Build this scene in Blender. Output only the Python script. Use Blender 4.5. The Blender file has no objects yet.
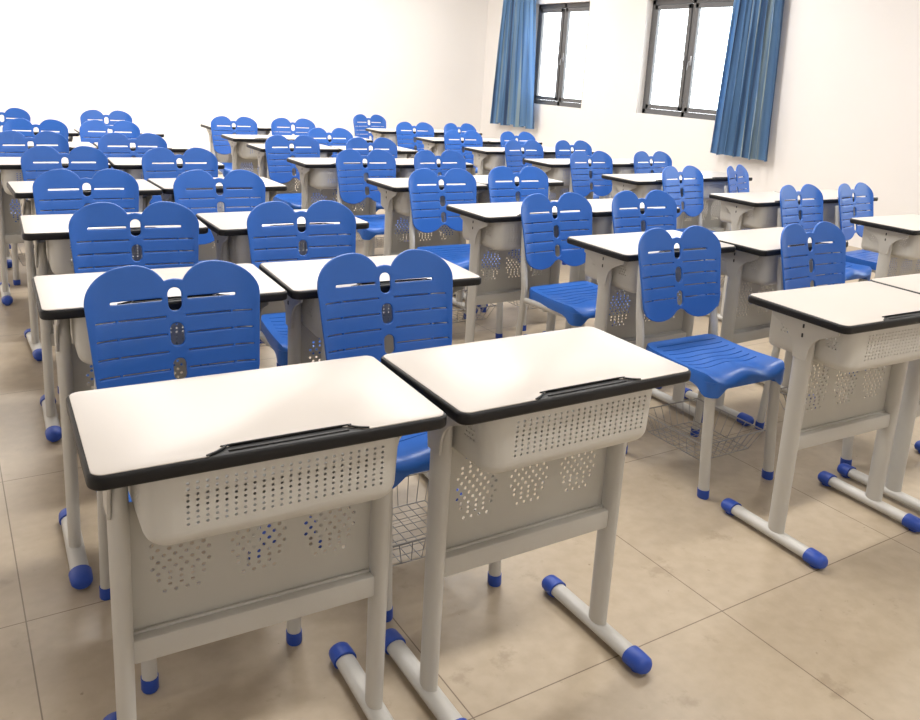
import bpy, bmesh, math, random
from mathutils import Vector, Matrix

random.seed(7)
PI = math.pi
SC = bpy.context.scene
COL = SC.collection

# ------------------------------------------------------------------ camera
def cam_matrix(yaw, pitch, roll, loc):
    m = Matrix.Rotation(yaw, 4, 'Z') @ Matrix.Rotation(pitch, 4, 'X') @ Matrix.Rotation(roll, 4, 'Y')
    m = Matrix.Translation(loc) @ m
    # columns: right, forward, up  ->  blender camera: right, up, -forward
    r, f, u = m.col[0].xyz, m.col[1].xyz, m.col[2].xyz
    out = Matrix(((r.x, u.x, -f.x, loc[0]), (r.y, u.y, -f.y, loc[1]), (r.z, u.z, -f.z, loc[2]), (0, 0, 0, 1)))
    return out

CAM_H = 1.35052
cam_data = bpy.data.cameras.new('camera')
cam = bpy.data.objects.new('camera', cam_data)
COL.objects.link(cam)
cam_data.sensor_width = 36.0
cam_data.lens = 831.999 / 920 * 36.0
cam_data.shift_x = -24.827 / 920
cam_data.shift_y = -87.453 / 920
cam_data.clip_start = 0.05
cam.matrix_world = cam_matrix(-0.588167, -0.232476, -0.063680, (0, 0, CAM_H))
SC.camera = cam

# ------------------------------------------------------------------ light
SC.view_settings.view_transform = 'Standard'
SC.view_settings.look = 'None'
SC.view_settings.gamma = 1.0
SC.view_settings.use_curve_mapping = False
SC.view_settings.exposure = 0.0

world = bpy.data.worlds.new('overcast_sky')
SC.world = world
world.use_nodes = True
bg = world.node_tree.nodes['Background']
bg.inputs['Color'].default_value = (0.93, 0.97, 1.0, 1)
bg.inputs['Strength'].default_value = 7.0

WX, WY, WL, WF, CEIL = 7.15, 11.1, -1.4, -1.6, 3.2    # room limits

def ceiling_area_light(x, y, power, sx=1.3, sy=0.32, col=(1.0, 0.967, 0.93)):  # area light just below the ceiling, out of view, no fixture
    d = bpy.data.lights.new('unseen_ceiling_lamp', 'AREA')
    d.shape = 'RECTANGLE'
    d.size, d.size_y = sx, sy
    d.energy = power
    d.color = col
    o = bpy.data.objects.new('unseen_ceiling_lamp', d)
    COL.objects.link(o)
    o.location = (x, y, CEIL - 0.06)
    return o

for (lx, ly, lp) in ((1.5, 0.2, 26), (3.8, 0.2, 24), (1.5, 3.0, 50), (3.8, 3.0, 43), (5.7, 2.4, 15),
                     (1.3, 6.0, 64), (3.8, 6.0, 58), (5.7, 5.8, 28), (0.9, 9.2, 95), (3.4, 9.2, 88), (5.7, 9.2, 36)):  # window-side two on this row are unseen, added to brighten wall and corner
    ceiling_area_light(lx, ly, lp)

# ------------------------------------------------------------------ materials
def new_mat(name):
    m = bpy.data.materials.new(name)
    m.use_nodes = True
    nt = m.node_tree
    return m, nt, nt.nodes['Principled BSDF']

def plain(name, col, rough=0.5, spec=0.5, noise=0.0, nscale=40.0, metallic=0.0, bump=0.0):
    m, nt, b = new_mat(name)
    b.inputs['Roughness'].default_value = rough
    b.inputs['Metallic'].default_value = metallic
    b.inputs['Specular IOR Level'].default_value = spec
    tc = nt.nodes.new('ShaderNodeTexCoord')
    n = nt.nodes.new('ShaderNodeTexNoise')
    n.inputs['Scale'].default_value = nscale
    n.inputs['Detail'].default_value = 4
    nt.links.new(tc.outputs['Object'], n.inputs['Vector'])
    mix = nt.nodes.new('ShaderNodeMix')
    mix.data_type = 'RGBA'
    a = tuple(c * (1 - noise) for c in col)
    c2 = tuple(min(1.0, c * (1 + noise)) for c in col)
    mix.inputs[6].default_value = (*a, 1)
    mix.inputs[7].default_value = (*c2, 1)
    nt.links.new(n.outputs['Fac'], mix.inputs[0])
    nt.links.new(mix.outputs[2], b.inputs['Base Color'])
    if bump:
        bp = nt.nodes.new('ShaderNodeBump')
        bp.inputs['Strength'].default_value = bump
        bp.inputs['Distance'].default_value = 0.002
        nt.links.new(n.outputs['Fac'], bp.inputs['Height'])
        nt.links.new(bp.outputs['Normal'], b.inputs['Normal'])
    return m

M_WALL = plain('white_wall_paint', (0.85, 0.828, 0.812), 0.85, 0.2, 0.012, 3.0, bump=0.03)
M_CEIL = plain('ceiling_paint', (0.82, 0.81, 0.78), 0.9, 0.2, 0.01, 3.0)
M_TOP = plain('white_laminate', (0.66, 0.612, 0.56), 0.30, 0.38, 0.008, 6.0)
M_BLACK = plain('black_rubber_edge', (0.009, 0.009, 0.010), 0.45, 0.35, 0.1, 60.0)
M_GREY = plain('grey_painted_steel', (0.57, 0.555, 0.515), 0.38, 0.5, 0.02, 25.0)
M_TUB = plain('grey_plastic', (0.62, 0.605, 0.56), 0.42, 0.5, 0.015, 20.0)
M_PANEL = plain('grey_panel_steel', (0.50, 0.488, 0.445), 0.4, 0.5, 0.015, 20.0)
M_BLUE = plain('blue_plastic', (0.025, 0.142, 0.55), 0.36, 0.5, 0.03, 12.0)
M_CAP = plain('blue_cap_plastic', (0.022, 0.075, 0.42), 0.45, 0.5, 0.05, 30.0)
M_WIRE = plain('grey_wire', (0.36, 0.35, 0.34), 0.35, 0.5, 0.03, 50.0, metallic=0.4)
M_DARK = plain('dark_screw', (0.03, 0.03, 0.03), 0.5, 0.5, 0.05, 50.0)
M_FRAME = plain('grey_window_frame', (0.125, 0.125, 0.13), 0.45, 0.5, 0.04, 20.0)
M_CHROME = plain('handle_metal', (0.30, 0.30, 0.31), 0.35, 0.5, 0.02, 20.0, metallic=0.9)

def floor_material():
    m, nt, b = new_mat('beige_floor_tile')
    N, L = nt.nodes, nt.links
    tc = N.new('ShaderNodeTexCoord')
    sep = N.new('ShaderNodeSeparateXYZ')
    L.new(tc.outputs['Object'], sep.inputs[0])
    T = 0.785
    def joint(out, off):
        a = N.new('ShaderNodeMath'); a.operation = 'SUBTRACT'; a.inputs[1].default_value = off
        L.new(out, a.inputs[0])
        d = N.new('ShaderNodeMath'); d.operation = 'DIVIDE'; d.inputs[1].default_value = T
        L.new(a.outputs[0], d.inputs[0])
        f = N.new('ShaderNodeMath'); f.operation = 'FRACT'
        L.new(d.outputs[0], f.inputs[0])
        s = N.new('ShaderNodeMath'); s.operation = 'SUBTRACT'; s.inputs[1].default_value = 0.5
        L.new(f.outputs[0], s.inputs[0])
        ab = N.new('ShaderNodeMath'); ab.operation = 'ABSOLUTE'
        L.new(s.outputs[0], ab.inputs[0])
        g = N.new('ShaderNodeMath'); g.operation = 'GREATER_THAN'; g.inputs[1].default_value = 0.5 - 0.0016 / T
        L.new(ab.outputs[0], g.inputs[0])
        return g.outputs[0]
    jx = joint(sep.outputs[0], 1.663 - 10 * T)
    jy = joint(sep.outputs[1], 1.251 - 10 * T)
    mx = N.new('ShaderNodeMath'); mx.operation = 'MAXIMUM'
    L.new(jx, mx.inputs[0]); L.new(jy, mx.inputs[1])
    # soft mottling
    n1 = N.new('ShaderNodeTexNoise'); n1.inputs['Scale'].default_value = 3.0; n1.inputs['Detail'].default_value = 6
    n2 = N.new('ShaderNodeTexNoise'); n2.inputs['Scale'].default_value = 22.0; n2.inputs['Detail'].default_value = 5
    n3 = N.new('ShaderNodeTexNoise'); n3.inputs['Scale'].default_value = 7.0; n3.inputs['Detail'].default_value = 8; n3.inputs['Roughness'].default_value = 0.65
    for n in (n1, n2, n3):
        L.new(tc.outputs['Object'], n.inputs['Vector'])
    mixa = N.new('ShaderNodeMix'); mixa.data_type = 'RGBA'
    mixa.inputs[6].default_value = (0.46, 0.375, 0.272, 1)
    mixa.inputs[7].default_value = (0.55, 0.458, 0.34, 1)
    L.new(n1.outputs['Fac'], mixa.inputs[0])
    mixb = N.new('ShaderNodeMix'); mixb.data_type = 'RGBA'; mixb.blend_type = 'MULTIPLY'
    r2 = N.new('ShaderNodeValToRGB')
    r2.color_ramp.elements[0].position = 0.35; r2.color_ramp.elements[0].color = (0.90, 0.89, 0.87, 1)
    r2.color_ramp.elements[1].position = 0.65; r2.color_ramp.elements[1].color = (1, 1, 1, 1)
    L.new(n2.outputs['Fac'], r2.inputs[0])
    mixb.inputs[0].default_value = 1.0
    L.new(mixa.outputs[2], mixb.inputs[6]); L.new(r2.outputs[0], mixb.inputs[7])
    # dirt blotches
    r3 = N.new('ShaderNodeValToRGB')
    r3.color_ramp.elements[0].position = 0.60; r3.color_ramp.elements[0].color = (0, 0, 0, 1)
    r3.color_ramp.elements[1].position = 0.68; r3.color_ramp.elements[1].color = (0.4, 0.4, 0.4, 1)
    L.new(n3.outputs['Fac'], r3.inputs[0])
    mixc = N.new('ShaderNodeMix'); mixc.data_type = 'RGBA'
    mixc.inputs[7].default_value = (0.27, 0.20, 0.13, 1)
    L.new(r3.outputs[0], mixc.inputs[0]); L.new(mixb.outputs[2], mixc.inputs[6])
    n4 = N.new('ShaderNodeTexNoise'); n4.inputs['Scale'].default_value = 38.0; n4.inputs['Detail'].default_value = 3
    L.new(tc.outputs['Object'], n4.inputs['Vector'])
    r4 = N.new('ShaderNodeValToRGB')
    r4.color_ramp.elements[0].position = 0.72; r4.color_ramp.elements[0].color = (0, 0, 0, 1)
    r4.color_ramp.elements[1].position = 0.78; r4.color_ramp.elements[1].color = (0.6, 0.6, 0.6, 1)
    L.new(n4.outputs['Fac'], r4.inputs[0])
    mixs = N.new('ShaderNodeMix'); mixs.data_type = 'RGBA'
    mixs.inputs[7].default_value = (0.16, 0.11, 0.07, 1)
    L.new(r4.outputs[0], mixs.inputs[0]); L.new(mixc.outputs[2], mixs.inputs[6])
    mixd = N.new('ShaderNodeMix'); mixd.data_type = 'RGBA'
    mixd.inputs[7].default_value = (0.14, 0.10, 0.065, 1)
    jm = N.new('ShaderNodeMath'); jm.operation = 'MULTIPLY'; jm.inputs[1].default_value = 0.8
    L.new(mx.outputs[0], jm.inputs[0])
    L.new(jm.outputs[0], mixd.inputs[0]); L.new(mixs.outputs[2], mixd.inputs[6])
    L.new(mixd.outputs[2], b.inputs['Base Color'])
    rr = N.new('ShaderNodeMapRange')
    rr.inputs[3].default_value = 0.26; rr.inputs[4].default_value = 0.42
    L.new(n2.outputs['Fac'], rr.inputs[0])
    L.new(rr.outputs[0], b.inputs['Roughness'])
    b.inputs['Specular IOR Level'].default_value = 0.32
    return m

def glass_material():
    m = bpy.data.materials.new('window_glass'); m.use_nodes = True
    nt = m.node_tree; N, L = nt.nodes, nt.links
    for n in list(N): N.remove(n)
    out = N.new('ShaderNodeOutputMaterial')
    tr = N.new('ShaderNodeBsdfTransparent'); tr.inputs[0].default_value = (0.95, 0.97, 0.97, 1)
    gl = N.new('ShaderNodeBsdfGlossy'); gl.inputs['Roughness'].default_value = 0.03
    lw = N.new('ShaderNodeLayerWeight'); lw.inputs['Blend'].default_value = 0.12
    mx = N.new('ShaderNodeMixShader')
    cl = N.new('ShaderNodeMath'); cl.operation = 'MINIMUM'; cl.inputs[1].default_value = 0.25
    L.new(lw.outputs['Fresnel'], cl.inputs[0]); L.new(cl.outputs[0], mx.inputs[0]); L.new(tr.outputs[0], mx.inputs[1]); L.new(gl.outputs[0], mx.inputs[2])
    L.new(mx.outputs[0], out.inputs[0])
    return m

def curtain_material():
    m, nt, b = new_mat('blue_curtain_cloth')
    N, L = nt.nodes, nt.links
    uv = N.new('ShaderNodeUVMap')
    sep = N.new('ShaderNodeSeparateXYZ'); L.new(uv.outputs[0], sep.inputs[0])
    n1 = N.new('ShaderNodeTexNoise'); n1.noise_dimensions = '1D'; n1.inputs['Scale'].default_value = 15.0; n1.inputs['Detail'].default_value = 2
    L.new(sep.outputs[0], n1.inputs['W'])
    r = N.new('ShaderNodeValToRGB')  # cloth stripes, with some fold shading painted into the colours
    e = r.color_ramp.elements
    e[0].position = 0.34; e[0].color = (0.07, 0.13, 0.27, 1)  # navy band stands in for shade between the folds
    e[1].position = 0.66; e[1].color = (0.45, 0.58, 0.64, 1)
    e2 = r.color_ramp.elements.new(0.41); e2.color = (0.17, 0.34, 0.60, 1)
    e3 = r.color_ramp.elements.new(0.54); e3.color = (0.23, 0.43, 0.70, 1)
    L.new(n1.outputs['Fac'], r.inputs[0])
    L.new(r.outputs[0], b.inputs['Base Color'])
    b.inputs['Roughness'].default_value = 0.7
    b.inputs['Sheen Weight'].default_value = 0.2
    return m

M_FLOOR, M_GLASS, M_CURT = floor_material(), glass_material(), curtain_material()

# ------------------------------------------------------------------ mesh helpers
def mesh_from_bm(name, bm, mat, smooth=40):
    bmesh.ops.recalc_face_normals(bm, faces=bm.faces)
    me = bpy.data.meshes.new(name)
    bm.to_mesh(me); bm.free()
    me.materials.append(mat)
    if smooth:
        for p in me.polygons: p.use_smooth = True
        me.set_sharp_from_angle(angle=math.radians(smooth))
    return me

def obj(name, me, parent=None, loc=(0, 0, 0)):
    o = bpy.data.objects.new(name, me)
    COL.objects.link(o)
    o.location = loc
    if parent: o.parent = parent
    return o

def empty(name, loc=(0, 0, 0), rz=0.0):
    o = bpy.data.objects.new(name, None)
    COL.objects.link(o)
    o.location = loc; o.rotation_euler = (0, 0, rz)
    o.empty_display_size = 0.1
    return o

def tag(o, label, cat, group=None):
    o['label'] = label; o['category'] = cat
    if group: o['group'] = group
    return o

def struct(o):
    o['kind'] = 'structure'
    return o

def add_box(bm, lo, hi, bevel=0.0, seg=2):
    r = bmesh.ops.create_cube(bm, size=1.0)
    vs = r['verts']
    for v in vs:
        v.co = Vector(tuple(lo[i] + (v.co[i] + 0.5) * (hi[i] - lo[i]) for i in range(3)))
    if bevel:
        es = {e for v in vs for e in v.link_edges}
        bmesh.ops.bevel(bm, geom=list(es), offset=bevel, segments=seg, affect='EDGES', profile=0.5)

def add_tube(bm, pts, ra, rb=None, n=12, ref=(0, 0, 1), caps=True, radii=None):
    """sweep an ellipse (ra along side axis, rb along the other) along pts"""
    rb = ra if rb is None else rb
    pts = [Vector(p) for p in pts]
    rings = []
    ref = Vector(ref)
    for i, p in enumerate(pts):
        if i == 0: t = pts[1] - p
        elif i == len(pts) - 1: t = p - pts[i - 1]
        else: t = (pts[i + 1] - p).normalized() + (p - pts[i - 1]).normalized()
        t.normalize()
        a = t.cross(ref)
        if a.length < 1e-4: a = t.cross(Vector((1, 0, 0)))
        a.normalize()
        b = a.cross(t).normalized()
        k = radii[i] if radii else 1.0
        rings.append([bm.verts.new(p + a * math.cos(2 * PI * j / n) * ra * k + b * math.sin(2 * PI * j / n) * rb * k) for j in range(n)])
    for i in range(len(rings) - 1):
        for j in range(n):
            bm.faces.new((rings[i][j], rings[i][(j + 1) % n], rings[i + 1][(j + 1) % n], rings[i + 1][j]))
    if caps:
        bm.faces.new(list(reversed(rings[0]))); bm.faces.new(rings[-1])

def smooth_path(pts, n=6):
    """catmull-rom"""
    P = [Vector(p) for p in pts]
    P = [P[0] * 2 - P[1]] + P + [P[-1] * 2 - P[-2]]
    out = []
    for i in range(1, len(P) - 2):
        for k in range(n):
            t = k / n
            a, b, c, d = P[i - 1], P[i], P[i + 1], P[i + 2]
            out.append(0.5 * ((2 * b) + (c - a) * t + (2 * a - 5 * b + 4 * c - d) * t * t + (3 * b - a - 3 * c + d) * t ** 3))
    out.append(P[-2])
    return out

def rrect(x0, y0, x1, y1, r, n=6):
    pts = []
    for cx, cy, a0 in ((x1 - r, y0 + r, -PI / 2), (x1 - r, y1 - r, 0), (x0 + r, y1 - r, PI / 2), (x0 + r, y0 + r, PI)):
        for k in range(n + 1):
            a = a0 + k / n * PI / 2
            pts.append((cx + r * math.cos(a), cy + r * math.sin(a)))
    return pts

def circle(cx, cy, r, n=8):
    return [(cx + r * math.cos(2 * PI * k / n), cy + r * math.sin(2 * PI * k / n)) for k in range(n)]

def plate_bm(outline, holes, thick, bevel=0.0):
    """flat plate in XY with holes, extruded +-thick/2 in Z (true holes)"""
    cu = bpy.data.curves.new('plate', 'CURVE')
    cu.dimensions = '2D'; cu.fill_mode = 'BOTH'
    cu.extrude = max(thick / 2 - bevel, 0.0002)
    cu.bevel_depth = bevel; cu.bevel_resolution = 2
    cu.offset = -bevel
    for loop in [outline] + holes:
        s = cu.splines.new('POLY')
        s.points.add(len(loop) - 1)
        for p, q in zip(s.points, loop): p.co = (q[0], q[1], 0, 1)
        s.use_cyclic_u = True
    o = bpy.data.objects.new('plate', cu)
    COL.objects.link(o)
    dg = bpy.context.evaluated_depsgraph_get()
    me = bpy.data.meshes.new_from_object(o.evaluated_get(dg))
    bpy.data.objects.remove(o); bpy.data.curves.remove(cu)
    bm = bmesh.new(); bm.from_mesh(me); bpy.data.meshes.remove(me)
    bmesh.ops.remove_doubles(bm, verts=bm.verts, dist=1e-5)
    return bm

def slice_bm(bm, axis, values):
    no = Vector((0, 0, 0)); no[axis] = 1
    for v in values:
        co = Vector((0, 0, 0)); co[axis] = v
        bmesh.ops.bisect_plane(bm, geom=bm.verts[:] + bm.edges[:] + bm.faces[:], dist=1e-6, plane_co=co, plane_no=no)

def frange(a, b, n): return [a + (b - a) * i / n for i in range(n + 1)]

# ------------------------------------------------------------------ room shell
def box_obj(name, boxes, mat):
    bm = bmesh.new()
    for lo, hi in boxes: add_box(bm, lo, hi)
    return obj(name, mesh_from_bm(name, bm, mat, 0))

struct(box_obj('floor', [((WL - 0.2, WF - 0.2, -0.1), (WX + 0.3, WY + 0.3, 0.0))], M_FLOOR))
struct(box_obj('ceiling', [((WL - 0.2, WF - 0.2, CEIL), (WX + 0.3, WY + 0.3, CEIL + 0.1))], M_CEIL))
struct(box_obj('wall_back', [((WL - 0.2, WY, 0), (WX + 0.3, WY + 0.2, CEIL))], M_WALL))
struct(box_obj('wall_left', [((WL - 0.2, WF, 0), (WL, WY, CEIL))], M_WALL))
struct(box_obj('wall_front', [((WL - 0.2, WF - 0.2, 0), (WX + 0.3, WF, CEIL))], M_WALL))

# window openings (y0, y1, z0, z1) in the right wall; the third one lies in front of the frame
WIN = [(8.69, 9.92, 1.00, 2.36), (6.29, 7.64, 1.02, 2.34), (1.2, 3.0, 1.02, 2.34)]
TH = 0.24
bxs = []
ys = sorted(WIN)
prev = WF
for (a, b, c, d) in ys:
    bxs.append(((WX, prev, 0), (WX + TH, a, CEIL)))
    bxs.append(((WX, a, 0), (WX + TH, b, c)))
    bxs.append(((WX, a, d), (WX + TH, b, CEIL)))
    prev = b
bxs.append(((WX, prev, 0), (WX + TH, WY, CEIL)))
struct(box_obj('wall_right', bxs, M_WALL))

def build_window(idx, y0, y1, z0, z1):
    root = struct(empty('window_%d' % idx, (WX + 0.13, (y0 + y1) / 2, z0)))
    w, h = (y1 - y0) / 2, z1 - z0
    bm = bmesh.new()
    fw, dp = 0.06, 0.035
    for lo, hi in (((-dp, -w, 0), (dp, -w + fw, h)), ((-dp, w - fw, 0), (dp, w, h)), ((-dp, -w, 0), (dp, w, fw)), ((-dp, -w, h - fw), (dp, w, h)), ((-dp, -0.025, 0), (dp, 0.025, h))):
        add_box(bm, lo, hi, 0.004, 1)
    obj('window_frame', mesh_from_bm('window_frame', bm, M_FRAME), root)
    for s in (-1, 1):
        bm = bmesh.new()
        a, b = (0.027, w - fw - 0.004) if s > 0 else (-w + fw + 0.004, -0.027)
        sw = 0.05
        za, zb = fw + 0.004, h - fw - 0.004
        for lo, hi in (((-0.05, a, za), (-0.004, a + sw, zb)), ((-0.05, b - sw, za), (-0.004, b, zb)), ((-0.05, a, za), (-0.004, b, za + sw)), ((-0.05, a, zb - sw), (-0.004, b, zb))):
            add_box(bm, lo, hi, 0.004, 1)
        sash = obj('sash', mesh_from_bm('sash', bm, M_FRAME), root)
        bm = bmesh.new()
        add_box(bm, (-0.028, a + sw - 0.005, za + sw - 0.005), (-0.022, b - sw + 0.005, zb - sw + 0.005))
        obj('pane', mesh_from_bm('pane', bm, M_GLASS, 0), sash)
        bm = bmesh.new()
        yh = a + 0.025 if s > 0 else b - 0.025
        add_box(bm, (-0.062, yh - 0.012, h * 0.44), (-0.048, yh + 0.012, h * 0.52), 0.003)
        add_tube(bm, [(-0.062, yh, h * 0.47), (-0.085, yh, h * 0.47), (-0.09, yh + 0.01, h * 0.455), (-0.09, yh + 0.015, h * 0.40)], 0.0045, n=8)
        obj('handle', mesh_from_bm('handle', bm, M_CHROME), sash)
    return root

for i, wv in enumerate(WIN): build_window(i + 1, *wv)

# ------------------------------------------------------------------ curtains
def build_curtain(label, yb0, yb1, yt0, yt1, zb, zt, folds, seed, x=WX - 0.14):
    """hanging pleated curtain; y0/y1 at the hem (b) and at the rod (t)"""
    rnd = random.Random(seed)
    yc = (yb0 + yb1) / 2
    root = tag(empty('curtain', (x, yc, 0.0)), label, 'curtain')
    nu, nv = folds * 14, 30
    ph = [rnd.uniform(-0.35, 0.35) for _ in range(folds + 1)]
    am = [rnd.uniform(0.6, 1.15) for _ in range(folds + 1)]
    bm = bmesh.new()
    uvl = bm.loops.layers.uv.new('UVMap')
    grid = []
    for j in range(nv + 1):
        t = j / nv
        row = []
        for i in range(nu + 1):
            u = i / nu
            k = u * folds
            f = int(min(folds - 1, math.floor(k)))
            fr = k - f
            a = am[f] * (1 - fr) + am[f + 1] * fr
            p = ph[f] * (1 - fr) + ph[f + 1] * fr
            amp = 0.058 * a * (0.75 + 0.35 * (1 - t))
            yy0 = yb0 + (yt0 - yb0) * t; yy1 = yb1 + (yt1 - yb1) * t
            s = k * 2 * PI + p + 0.25 * math.sin(3.1 * t + f)
            dx = amp * math.sin(s) + 0.010 * math.sin(2.3 * s + 5 * t)
            y = yy0 + (yy1 - yy0) * u + 0.016 * math.sin(2 * s + 0.6)
            z = zb + (zt - zb) * t + (0.012 * math.sin(s * 0.5 + seed) * (1 - t))
            row.append((bm.verts.new((dx, y - yc, z)), u, t))
        grid.append(row)
    for j in range(nv):
        for i in range(nu):
            q = (grid[j][i], grid[j][i + 1], grid[j + 1][i + 1], grid[j + 1][i])
            fc = bm.faces.new([w[0] for w in q])
            for lp, w in zip(fc.loops, q): lp[uvl].uv = (w[1] * abs(yb1 - yb0) * 1.5 + seed, w[2])
    r = bmesh.ops.solidify(bm, geom=bm.faces[:], thickness=0.003)
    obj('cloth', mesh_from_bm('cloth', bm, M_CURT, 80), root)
    bm = bmesh.new()
    a, b = min(yt0, yt1) - yc - 0.12, max(yt0, yt1) - yc + 0.12
    add_tube(bm, [(0, a, zt + 0.03), (0, b, zt + 0.03)], 0.013, n=10)
    for y in (a + 0.03, b - 0.03): add_tube(bm, [(0, y, zt + 0.03), (0.14, y, zt + 0.03)], 0.009, n=8)
    obj('curtain_rod', mesh_from_bm('curtain_rod', bm, M_CHROME), root)
    bm = bmesh.new()
    for i in range(folds + 1):
        y = yt0 + (yt1 - yt0) * (i + 0.0) / folds - yc
        add_tube(bm, [(0.018 * math.cos(q), y, zt + 0.018 + 0.018 * math.sin(q)) for q in frange(0, 2 * PI, 10)], 0.003, n=6, ref=(0, 1, 0))
    obj('curtain_rings', mesh_from_bm('curtain_rings', bm, M_CHROME), root)
    return root

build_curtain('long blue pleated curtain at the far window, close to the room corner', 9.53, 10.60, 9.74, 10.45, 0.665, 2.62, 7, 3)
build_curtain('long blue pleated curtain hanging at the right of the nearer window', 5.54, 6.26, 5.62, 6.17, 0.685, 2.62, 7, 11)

# ------------------------------------------------------------------ desk meshes
DW, DD, DH = 0.598, 0.360, 0.750
LX = 0.242                      # leg / foot line
LY = -0.015

def mesh_tabletop():
    i = 0.006
    x0, x1, y0, y1, r = -DW / 2 + i, DW / 2 - i, -DD / 2 + i, DD / 2 - i, 0.018
    pts = rrect(x0, y0, x1, y1, r)
    # pen notch on the front (-y) side: inserted where the loop closes on y0
    notch = [(-0.128, y0), (-0.113, y0 + 0.009), (-0.098, y0 + 0.021), (-0.088, y0 + 0.025), (0.100, y0 + 0.025), (0.110, y0 + 0.021), (0.125, y0 + 0.008), (0.140, y0)]
    bm = plate_bm(pts + notch, [], 0.004, 0.0008)
    bmesh.ops.translate(bm, verts=bm.verts, vec=(0, 0, DH - 0.002))
    return mesh_from_bm('tabletop', bm, M_TOP, 30)

def mesh_edge_band():
    bm = plate_bm(rrect(-DW / 2, -DD / 2, DW / 2, DD / 2, 0.024, 8), [], 0.024, 0.006)
    bmesh.ops.translate(bm, verts=bm.verts, vec=(0, 0, DH - 0.0015 - 0.012))
    return mesh_from_bm('edge_band', bm, M_BLACK, 60)

def mesh_pen_tray():
    y0 = -DD / 2 + 0.006
    bm = bmesh.new()
    z = DH + 0.0005
    add_tube(bm, smooth_path([(-0.130, y0 + 0.001, z), (-0.113, y0 + 0.009, z), (-0.096, y0 + 0.022, z), (-0.086, y0 + 0.0255, z), (0.100, y0 + 0.0255, z), (0.112, y0 + 0.021, z), (0.126, y0 + 0.009, z), (0.142, y0 + 0.001, z)], 3), 0.0022, n=6)
    add_box(bm, (-0.095, y0 + 0.006, DH - 0.003), (0.108, y0 + 0.011, DH + 0.0005), 0.001, 1)
    return mesh_from_bm('pen_tray', bm, M_BLACK, 50)

def mesh_book_tray():
    hx, yf, yb, r = 0.222, -0.157, 0.135, 0.045
    top, h, rb = 0.727, 0.142, 0.032
    ls = (yb - yf) - r
    lf = 2 * hx - 2 * r
    la = r * PI / 2
    Ltot = 2 * ls + 2 * la + lf
    Hs = h - rb + rb * PI / 2
    holes = []
    # front grid
    s_mid = Ltot / 2
    for i in range(23):
        for j in range(8):
            x = -0.156 + 0.0151 * i
            holes.append(circle(s_mid - x, 0.026 + j * 0.0103, 0.0029, 6))
    # small clusters on the sides
    for side in (0, 1):
        for (yc, rows) in ((-0.085, 5), (0.075, 5)):
            for j in range(rows):
                for k in range(4 - (j % 2)):
                    y = yc + (k - 1.5 + 0.5 * (j % 2)) * 0.011
                    s = yb - y
                    if side: s = Ltot - s
                    holes.append(circle(s, 0.035 + j * 0.010, 0.0026, 6))
    bm = plate_bm([(0, 0), (Ltot, 0), (Ltot, Hs), (0, Hs)], holes, 0.0025, 0)
    cuts = frange(0, ls, 3) + [ls + la * k / 6 for k in range(1, 7)] + frange(ls + la, ls + la + lf, 6)[1:] + [ls + la + lf + la * k / 6 for k in range(1, 7)] + frange(ls + 2 * la + lf, Ltot, 3)[1:]
    slice_bm(bm, 0, cuts[1:-1])
    slice_bm(bm, 1, [h - rb + rb * PI / 2 * k / 6 for k in range(0, 6)])
    def path(s):
        if s < ls: return Vector((hx, yb - s, 0)), Vector((-1, 0, 0))
        s -= ls
        if s < la:
            a = s / r
            return Vector((hx - r + r * math.cos(a), yf + r - r * math.sin(a), 0)), Vector((-math.cos(a), math.sin(a), 0))
        s -= la
        if s < lf: return Vector((hx - r - s, yf, 0)), Vector((0, 1, 0))
        s -= lf
        if s < la:
            a = s / r
            return Vector((-hx + r - r * math.sin(a), yf + r - r * math.cos(a), 0)), Vector((math.sin(a), math.cos(a), 0))
        s -= la
        return Vector((-hx, yf + r + s, 0)), Vector((1, 0, 0))
    for v in bm.verts:
        s, d, w = v.co
        p, n = path(min(max(s, 0), Ltot))
        if d < h - rb:
            ins, z = 0.04 * d, top - d
        else:
            a = (d - (h - rb)) / rb
            ins = 0.04 * (h - rb) + rb * (1 - math.cos(a)); z = top - (h - rb) - rb * math.sin(a)
        v.co = p + n * (ins + w) + Vector((0, 0, z))
    ins = 0.04 * (h - rb) + rb
    q = plate_bm(rrect(-hx + ins - 0.003, yf + ins - 0.003, hx - ins + 0.003, yb, 0.012), [], 0.0025, 0)
    me = bpy.data.meshes.new('t'); q.to_mesh(me); q.free()
    me.transform(Matrix.Translation((0, 0, top - h)))
    bm.from_mesh(me); bpy.data.meshes.remove(me)
    # top flange
    add_box(bm, (-hx, yf + 0.02, top - 0.002), (-hx + 0.02, yb, top))
    add_box(bm, (hx - 0.02, yf + 0.02, top - 0.002), (hx, yb, top))
    return mesh_from_bm('book_tray', bm, M_TUB, 35)

def mesh_panel():
    x0, x1, z0, z1 = -LX + 0.017, LX - 0.017, 0.352, 0.606
    holes = []
    for cx in (-0.140, 0.0, 0.140):
        for j in range(13):
            z = 0.420 + j * 0.0118
            n = 6 if (3 <= j <= 9) else (5 if j in (2, 10) else 4)
            n = n if j % 2 == 0 else n - 1
            for k in range(n):
                x = cx + (k - (n - 1) / 2) * 0.0195
                holes.append(circle(x, z, 0.0041, 8))
    bm = plate_bm([(x0, z0), (x1, z0), (x1, z1), (x0, z1)], holes, 0.002, 0)
    bmesh.ops.rotate(bm, verts=bm.verts, cent=(0, 0, 0), matrix=Matrix.Rotation(PI / 2, 3, 'X'))
    bmesh.ops.translate(bm, verts=bm.verts, vec=(0, LY + 0.012, 0))
    return mesh_from_bm('modesty_panel', bm, M_PANEL, 30)

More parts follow.
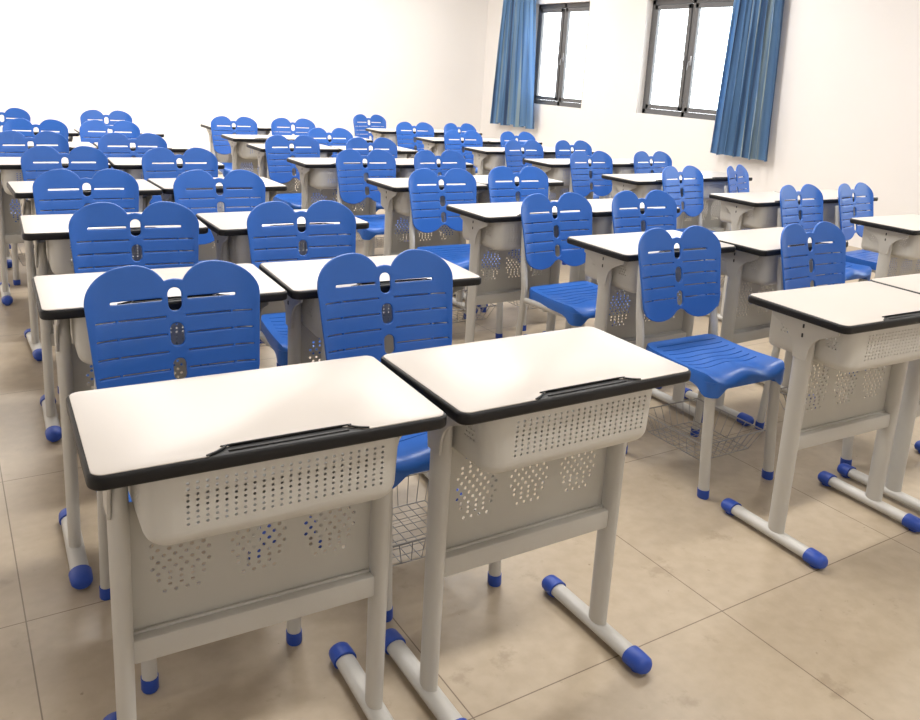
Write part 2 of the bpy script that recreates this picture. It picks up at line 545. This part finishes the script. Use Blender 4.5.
def mesh_crossbar():
    bm = bmesh.new()
    add_box(bm, (-LX + 0.012, LY - 0.016, 0.305), (LX - 0.012, LY + 0.016, 0.353), 0.006)
    # folded lip that holds the panel
    add_box(bm, (-LX + 0.017, LY + 0.004, 0.351), (LX - 0.017, LY + 0.010, 0.358), 0.001, 1)
    return mesh_from_bm('crossbar', bm, M_GREY, 40)

def mesh_leg():
    bm = bmesh.new()
    add_tube(bm, [(0, LY, 0.030), (0, LY, 0.30), (0, LY, 0.69)], 0.0165, 0.030, 16, ref=(0, 1, 0), radii=[0.97, 1, 1.08])
    return mesh_from_bm('leg', bm, M_GREY, 50)

def mesh_bracket(s):
    # flared Y plate at the head of the leg
    half = [(0.024, 0.60), (0.028, 0.635), (0.036, 0.655), (0.055, 0.675), (0.085, 0.690), (0.115, 0.703), (0.118, 0.728)]
    out = [(y, z) for y, z in half] + [(-y, z) for y, z in reversed(half)]
    bm = plate_bm(out, [], 0.006, 0.0015)
    for v in bm.verts:
        y, z, w = v.co
        v.co = Vector((s * 0.016 + w, LY + y, z))
    return mesh_from_bm('bracket', bm, M_GREY, 40)

def mesh_screws(s):
    bm = bmesh.new()
    for z in (0.672, 0.700):
        add_box(bm, (s * 0.016 + s * 0.002 - 0.0015, LY - 0.003, z - 0.006), (s * 0.016 + s * 0.002 + 0.0025 * 1, LY + 0.003, z + 0.006), 0.001, 1)
    if s < 0:
        for v in bm.verts: v.co.x -= 0.0012
    return mesh_from_bm('screw_slots', bm, M_DARK, 40)

FY0, FY1 = -0.198, 0.196
def mesh_foot_bar():
    bm = bmesh.new()
    add_tube(bm, [(0, FY0 + 0.03, 0.024), (0, FY1 - 0.03, 0.024)], 0.023, 0.0165, 16, ref=(0, 0, 1))
    return mesh_from_bm('foot_bar', bm, M_GREY, 50)

def mesh_foot_cap(front):
    bm = bmesh.new()
    if front:
        y0, L, d = FY0, 0.058, 1
    else:
        y0, L, d = FY1, 0.050, -1
    pts, rad = [], []
    for t, k in ((0.0, 0.55), (0.08, 0.80), (0.22, 1.0), (0.6, 1.06), (1.0, 1.06)):
        pts.append((0, y0 + d * L * t, 0.024 if t > 0.1 else 0.022)); rad.append(k)
    add_tube(bm, pts, 0.026, 0.0205, 18, ref=(0, 0, 1), radii=rad)
    for v in bm.verts: v.co.z = max(v.co.z, 0.0)
    add_tube(bm, [(0, y0 + d * L * 0.55, 0.0), (0, y0 + d * L * 0.55, 0.012)], 0.014, n=12)
    return mesh_from_bm('foot_cap', bm, M_CAP, 50)

ME = dict(top=mesh_tabletop(), band=mesh_edge_band(), pen=mesh_pen_tray(), tray=mesh_book_tray(), panel=mesh_panel(),
          bar=mesh_crossbar(), leg=mesh_leg(), brL=mesh_bracket(-1), brR=mesh_bracket(1), scL=mesh_screws(-1), scR=mesh_screws(1),
          foot=mesh_foot_bar(), capF=mesh_foot_cap(True), capB=mesh_foot_cap(False))

def make_desk():
    root = empty('student_desk')
    top = obj('tabletop', ME['top'], root)
    band = obj('edge_band', ME['band'], root)
    obj('pen_tray', ME['pen'], band)
    obj('book_tray', ME['tray'], root)
    obj('modesty_panel', ME['panel'], root)
    obj('crossbar', ME['bar'], root)
    for s, br, sc in ((-1, 'brL', 'scL'), (1, 'brR', 'scR')):
        leg = obj('leg', ME['leg'], root, (s * LX, 0, 0))
        obj('bracket', ME[br], leg)
        obj('screw_slots', ME[sc], leg)
        ft = obj('foot_bar', ME['foot'], root, (s * LX, 0, 0))
        obj('foot_cap', ME['capF'], ft)
        obj('foot_cap', ME['capB'], ft)
    return root

# ------------------------------------------------------------------ chair meshes
HZ = 0.762                       # centre of the upper hole in the backrest
def mesh_backrest():
    out = []
    for k in range(19):
        a = math.radians(152 * k / 18)
        out.append((0.094 + (0.1145 if a < PI / 2 else 0.081) * math.cos(a), HZ + 0.008 + 0.080 * math.sin(a)))
    out.append((0.012, HZ + 0.0485))
    right_top = out[:]
    low = []
    for k in range(13):
        a = math.radians(-148 * k / 12)
        low.append((0.100 + 0.0955 * math.cos(a), HZ - 0.178 + 0.068 * math.sin(a)))
    # closed loop, counter-clockwise, starting low centre
    right = [(0.0, HZ - 0.208)] + [(x, z) for x, z in reversed(low)] + [(x, z) for x, z in right_top] + [(0.0, HZ + 0.050)]
    loop = right + [(-x, z) for x, z in reversed(right[1:-1])]
    holes = []
    for zc, hw, hh in ((HZ, 0.0165, 0.0285), (HZ - 0.085, 0.0165, 0.028), (HZ - 0.170, 0.0155, 0.027)):
        holes.append(rrect(-hw, zc - hh, hw, zc + hh, hw - 0.001, 5))
    for i in range(5):
        z = HZ - 0.0425 * i + 0.002
        hz = 0.0036 if i == 0 else 0.0017
        for s in (-1, 1):
            for xa, xb in ((0.030, 0.150),) if i == 0 else ((0.024, 0.134), (0.140, 0.186)):
                a, b = sorted((s * xa, s * xb))
                holes.append(rrect(a, z - hz, b, z + hz, hz * 0.8, 2))
    bm = plate_bm(loop, holes, 0.009, 0.0028)
    slice_bm(bm, 0, frange(-0.20, 0.20, 28))
    for v in bm.verts:
        x, z, w = v.co
        ax = abs(x)
        y = -0.18 * x * x - 4.0 * max(0.0, ax - 0.150) ** 2
        y += 0.24 * (z - HZ)
        v.co = Vector((x, y - w, z))
    return mesh_from_bm('backrest', bm, M_BLUE, 45)

SY0, SY1, SZ = -0.412, -0.062, 0.430     # seat front, back, height
def seat_z(x, y):
    t = (y - SY0) / (SY1 - SY0)
    fw = max(0.0, 1 - t) ** 1.5
    z = SZ + 0.010 * fw * math.cos(2 * PI * x / 0.21) * (1 if abs(x) < 0.19 else 1)
    z -= 0.010 * (1 - (x / 0.2) ** 2) * math.sin(PI * min(1, t * 1.05))
    z += 0.012 * t ** 3
    if t < 0.10: z -= 0.022 * ((0.10 - t) / 0.10) ** 2
    return z

def mesh_seat():
    bm = bmesh.new()
    ysl = []
    slots = []
    y = SY1 - 0.040
    for k in range(7):
        slots.append((y - 0.0042, y)); y -= 0.032
    cuts = sorted(set([SY0, SY0 + 0.006, SY0 + 0.014, SY0 + 0.026, SY0 + 0.042, SY0 + 0.065, SY0 + 0.09] + [v for s in slots for v in s] + [SY1 - 0.012, SY1 - 0.004, SY1]))
    xs = frange(-0.190, 0.190, 36)
    def hw(yv):
        t = (yv - SY0) / (SY1 - SY0)
        w = 0.190 - 0.012 * t
        e = min(yv - SY0, SY1 - yv)
        r = 0.035
        if e < r: w -= r - math.sqrt(max(0, r * r - (r - e) ** 2))
        return w
    G = []
    for yv in cuts:
        G.append([bm.verts.new((u / 0.190 * hw(yv), yv, seat_z(u / 0.190 * hw(yv), yv))) for u in xs])
    for j in range(len(cuts) - 1):
        inslot = any(abs(cuts[j] - s[0]) < 1e-6 and abs(cuts[j + 1] - s[1]) < 1e-6 for s in slots)
        for i in range(len(xs) - 1):
            if inslot and abs((xs[i] + xs[i + 1]) / 2) < 0.155: continue
            bm.faces.new((G[j][i], G[j][i + 1], G[j + 1][i + 1], G[j + 1][i]))
    # skirt: front lip, sides and back
    ring = [(G[0][i], 'f') for i in range(len(xs))] + [(G[j][-1], 's') for j in range(1, len(cuts))] + [(G[-1][i], 'b') for i in reversed(range(len(xs) - 1))] + [(G[j][0], 's') for j in reversed(range(1, len(cuts) - 1))]
    low1, low2 = [], []
    for v, kind in ring:
        x, yv, z = v.co
        t = (yv - SY0) / (SY1 - SY0)
        corner = max(0.0, 1 - math.hypot(abs(x) - 0.168, yv - SY0 - 0.02) / 0.055)
        drop = 0.036 + 0.008 * (1 - t) + 0.028 * min(1.0, corner * 1.8)
        ox, oy = (0.003 if x > 0 else -0.003), (-0.003 if kind == 'f' else 0.001)
        low1.append(bm.verts.new((x + ox, yv + oy, z - 0.010)))
        low2.append(bm.verts.new((x + ox * 0.6, yv + oy * 0.5, min(z - 0.012, SZ - drop))))
    n = len(ring)
    for i in range(n):
        k = (i + 1) % n
        bm.faces.new((ring[i][0], ring[k][0], low1[k], low1[i]))
        bm.faces.new((low1[i], low1[k], low2[k], low2[i]))
    bmesh.ops.recalc_face_normals(bm, faces=bm.faces)
    bmesh.ops.solidify(bm, geom=bm.faces[:], thickness=0.0035)
    # corner sockets the front legs plug into
    for s in (-1, 1):
        add_tube(bm, [(s * 0.164, -0.384, 0.366), (s * 0.165, -0.384, 0.384), (s * 0.165, -0.384, 0.412)], 0.024, 0.024, 14, radii=[0.95, 1.0, 1.12])
    return mesh_from_bm('seat', bm, M_BLUE, 50)

def mesh_front_leg():
    bm = bmesh.new()
    add_tube(bm, [(0, -0.384, 0.395), (0, -0.397, 0.2), (0, -0.412, 0.012)], 0.0165, 0.0195, 14, ref=(0, 1, 0))
    return mesh_from_bm('leg', bm, M_GREY, 50)

def mesh_front_cap():
    bm = bmesh.new()
    add_tube(bm, [(0, -0.412, 0.0), (0, -0.412, 0.004), (0, -0.410, 0.03)], 0.0185, 0.0215, 14, ref=(0, 1, 0), radii=[0.92, 1, 1])
    return mesh_from_bm('foot_cap', bm, M_CAP, 50)

def rear_path(s):
    return smooth_path([(s * 0.190, -0.028, 0.012), (s * 0.190, -0.036, 0.14), (s * 0.190, -0.050, 0.30), (s * 0.190, -0.058, 0.405), (s * 0.190, -0.056, 0.46), (s * 0.187, -0.040, 0.53), (s * 0.178, -0.022, 0.60), (s * 0.164, 0.000, 0.69), (s * 0.157, 0.007, 0.716)], 5)

def mesh_rear_leg(s):
    bm = bmesh.new()
    add_tube(bm, rear_path(s), 0.0145, 0.0150, 14, ref=(0, 1, 0))
    return mesh_from_bm('leg', bm, M_GREY, 60)

def mesh_rear_cap(s):
    bm = bmesh.new()
    add_tube(bm, [(s * 0.190, -0.028, 0.0), (s * 0.190, -0.028, 0.004), (s * 0.190, -0.029, 0.032)], 0.0170, 0.0178, 14, ref=(0, 1, 0), radii=[0.92, 1, 1])
    return mesh_from_bm('foot_cap', bm, M_CAP, 50)

def mesh_side_rail(s):
    bm = bmesh.new()
    add_tube(bm, [(s * 0.166, -0.386, 0.384), (s * 0.178, -0.2, 0.384), (s * 0.190, -0.058, 0.384)], 0.010, 0.014, 10)
    return mesh_from_bm('side_rail', bm, M_GREY, 50)

def mesh_cross_rail():
    bm = bmesh.new()
    add_tube(bm, [(-0.18, -0.19, 0.372), (0.18, -0.19, 0.372)], 0.010, 0.012, 10)
    return mesh_from_bm('cross_rail', bm, M_GREY, 50)

def mesh_basket():
    bm = bmesh.new()
    zt, zb = 0.172, 0.095
    T = (-0.152, -0.376, 0.152, -0.050)
    B = (-0.120, -0.345, 0.120, -0.080)
    def rect(R, z, rad):
        x0, y0, x1, y1 = R
        p = [(x0, y0, z), (x1, y0, z), (x1, y1, z), (x0, y1, z)]
        for i in range(4): add_tube(bm, [p[i], p[(i + 1) % 4]], rad, n=6)
    rect(T, zt, 0.0026); rect(B, zb, 0.0018)
    r = 0.0014
    n = 8
    for i in range(n + 1):
        t = i / n
        bx, tx = B[0] + (B[2] - B[0]) * t, T[0] + (T[2] - T[0]) * t
        add_tube(bm, [(tx, T[1], zt), (bx, B[1], zb), (bx, B[3], zb), (tx, T[3], zt)], r, n=5)
        by, ty = B[1] + (B[3] - B[1]) * t, T[1] + (T[3] - T[1]) * t
        add_tube(bm, [(T[0], ty, zt), (B[0], by, zb), (B[2], by, zb), (T[2], ty, zt)], r, n=5)
    # hooks to the four legs
    for s in (-1, 1):
        add_tube(bm, [(s * 0.150, -0.370, zt), (s * 0.164, -0.386, zt)], 0.0026, n=6)
        add_tube(bm, [(s * 0.150, -0.052, zt), (s * 0.188, -0.040, zt)], 0.0026, n=6)
    return mesh_from_bm('wire_basket', bm, M_WIRE, 60)

CE = dict(back=mesh_backrest(), seat=mesh_seat(), fl=mesh_front_leg(), fc=mesh_front_cap(), rl=mesh_rear_leg(-1), rr=mesh_rear_leg(1),
          rcl=mesh_rear_cap(-1), rcr=mesh_rear_cap(1), sl=mesh_side_rail(-1), sr=mesh_side_rail(1), cr=mesh_cross_rail(), wb=mesh_basket())

def make_chair():
    root = empty('classroom_chair')
    obj('backrest', CE['back'], root)
    obj('seat', CE['seat'], root)
    for s, rl, rc, sr in ((-1, 'rl', 'rcl', 'sl'), (1, 'rr', 'rcr', 'sr')):
        leg = obj('leg', CE['fl'], root, (s * 0.164, 0, 0))
        obj('foot_cap', CE['fc'], leg)
        leg = obj('leg', CE[rl], root)
        obj('foot_cap', CE[rc], leg)
        obj('side_rail', CE[sr], root)
    obj('cross_rail', CE['cr'], root)
    obj('wire_basket', CE['wb'], root)
    return root

def copy_tree(o, parent=None):
    c = o.copy()
    COL.objects.link(c)
    c.parent = parent
    for ch in list(o.children): copy_tree(ch, c)
    return c

# ------------------------------------------------------------------ placement
# desks: key -> x, y, yaw
DESKS = {
    '1a': (0.450, 1.382, -0.036), '1b': (1.061, 1.361, -0.007), '1c': (2.332, 1.424, -0.043), '1d': (2.945, 1.415, -0.03),
    '2a': (0.476, 2.285, -0.038), '2b': (1.083, 2.253, -0.050), '2c': (2.354, 2.347, -0.004), '2d': (2.975, 2.255, 0.035), '2e': (4.222, 2.350, 0.0),
    '3a': (0.518, 3.231, -0.045), '3b': (1.129, 3.160, 0.006), '3c': (2.274, 3.159, 0.013), '3d': (2.885, 3.165, 0.0), '3e': (4.113, 3.212, 0.0), '3f': (4.722, 3.225, 0.0),
    '4a': (0.549, 4.142, 0.020), '4b': (1.155, 4.178, 0.020), '4c': (2.285, 4.061, 0.0), '4d': (2.886, 4.133, 0.0), '4e': (4.032, 4.096, 0.022), '4f': (4.655, 4.170, 0.0),
    '5a': (0.495, 5.105, -0.02), '5b': (1.105, 5.070, -0.05), '5c': (2.190, 5.070, 0.0), '5d': (2.795, 5.025, 0.0), '5e': (4.030, 5.000, 0.0), '5f': (4.640, 5.000, 0.0),
    '6a': (0.560, 5.990, 0.0), '6b': (1.165, 5.950, -0.04), '6c': (2.210, 5.980, 0.0), '6d': (2.815, 5.865, 0.0), '6e': (4.030, 5.860, 0.0), '6f': (4.640, 5.870, 0.0),
    '7a': (0.585, 7.010, 0.0), '7b': (1.190, 7.020, 0.0), '7c': (2.235, 6.725, 0.0), '7d': (2.840, 6.725, 0.0), '7e': (4.040, 6.750, 0.0), '7f': (4.650, 6.720, 0.0),
    '8c': (2.350, 7.800, 0.0), '8e': (3.965, 7.690, 0.0), '8f': (4.575, 7.690, 0.0),
}
# chairs: key -> x, y (seen at height 0.787 on the hole of the backrest), yaw in degrees
CHAIRS = {
    '1a': (0.446, 1.991, 0), '1b': (0.998, 1.985, -1), '1c': (2.172, 2.039, -1), '1d': (2.909, 2.025, 0),
    '2a': (0.535, 2.927, -5), '2b': (1.085, 2.843, -4), '2c': (2.282, 2.892, 2), '2d': (2.817, 2.898, -2), '2e': (4.098, 2.967, 3), '2f': (4.706, 3.026, 6),
    '3a': (0.511, 3.813, -2), '3b': (1.034, 3.711, -2), '3c': (2.222, 3.799, -1), '3d': (2.714, 3.804, -2), '3e': (4.010, 3.804, 5), '3f': (4.520, 3.790, 22),
    '4a': (0.539, 4.730, 0), '4b': (1.108, 4.748, 2), '4c': (2.205, 4.715, 1), '4d': (2.707, 4.677, 5), '4e': (3.951, 4.647, 1), '4f': (4.608, 4.696, 1),
    '5a': (0.463, 5.629, 2), '5b': (1.042, 5.692, -2), '5c': (2.064, 5.610, 4), '5d': (2.664, 5.603, 0), '5e': (3.986, 5.534, 5), '5f': (4.543, 5.587, 2),
    '6a': (0.593, 6.730, -10), '6b': (1.073, 6.698, -5), '6d': (2.663, 6.377, 5), '6e': (3.898, 6.336, 1), '6f': (4.566, 6.447, 2),
    '7a': (0.438, 7.614, -6), '7b': (1.199, 7.638, -4), '7c': (2.201, 7.429, -2), '7d': (2.728, 7.387, -7), '7e': (3.990, 7.405, -4), '7f': (4.506, 7.396, 5),
    '8e': (3.852, 8.168, 5),
}
BLOCK = {'a': ('left block', 'left', 0), 'b': ('left block', 'right', 0), 'c': ('middle block', 'left', 0), 'd': ('middle block', 'right', 0),
         'e': ('window block', 'left', 1), 'f': ('window block', 'right', 1)}
LAST = {'left block': 7, 'middle block': 8, 'window block': 8}
ORD = ['front', 'second', 'third', 'fourth', 'fifth', 'sixth', 'seventh', 'eighth']
def where(key, noun):
    blk, side, off = BLOCK[key[1]]
    row = int(key[0])
    rn = ORD[row - 1 - off] if row != LAST[blk] else 'last'
    return '%s %s in the %s row of the %s' % (side, noun, rn, blk)

DESK_LABEL = {'2e': 'white-topped grey desk cut by the right edge, front row of the window block',
              '8c': 'white-topped grey desk alone in the last row of the middle block'}
CHAIR_LABEL = {'3f': 'blue slatted chair turned sideways near the wall, second row of the window block',
               '1c': 'blue slatted chair showing its whole seat and wire basket, middle block front row',
               '6d': 'blue slatted chair, only one in the sixth row of the middle block',
               '8e': 'blue slatted chair, only one behind the last desks of the window block'}

proto_desk = make_desk()
for i, (k, (x, y, a)) in enumerate(DESKS.items()):
    o = proto_desk if i == 0 else copy_tree(proto_desk)
    o.location = (x, y, 0); o.rotation_euler = (0, 0, a)
    tag(o, DESK_LABEL.get(k, 'white-topped grey student desk, ' + where(k, 'desk')), 'desk', 'student desks in paired rows')

KEYS = list(DESKS)
proto_chair = make_chair()
for i, (k, (x, y, deg)) in enumerate(CHAIRS.items()):
    o = proto_chair if i == 0 else copy_tree(proto_chair)
    s = (CAM_H - HZ) / (CAM_H - 0.787)
    for nk in (str(int(k[0]) + 1) + 'abcdef'['abcdef'.index(k[1]) + q] for q in (-1, 0, 1) if 0 <= 'abcdef'.index(k[1]) + q < 6):
        nxt = DESKS.get(nk)              # stay clear of the desk behind
        if nxt and abs(x * s - nxt[0]) < 0.53:
            edge = nxt[1] - DD / 2 - 0.014 - 0.21 * abs(nxt[2] - math.radians(deg)) - math.tan(-nxt[2]) * max(-0.3, min(0.3, (x * s - nxt[0])))
            s = min(s, edge / y)
    o.location = (x * s, y * s, 0); o.rotation_euler = (0, 0, math.radians(deg))
    tag(o, CHAIR_LABEL.get(k, 'blue slatted chair, ' + where(k, 'seat')), 'chair', 'blue chairs behind the desks')
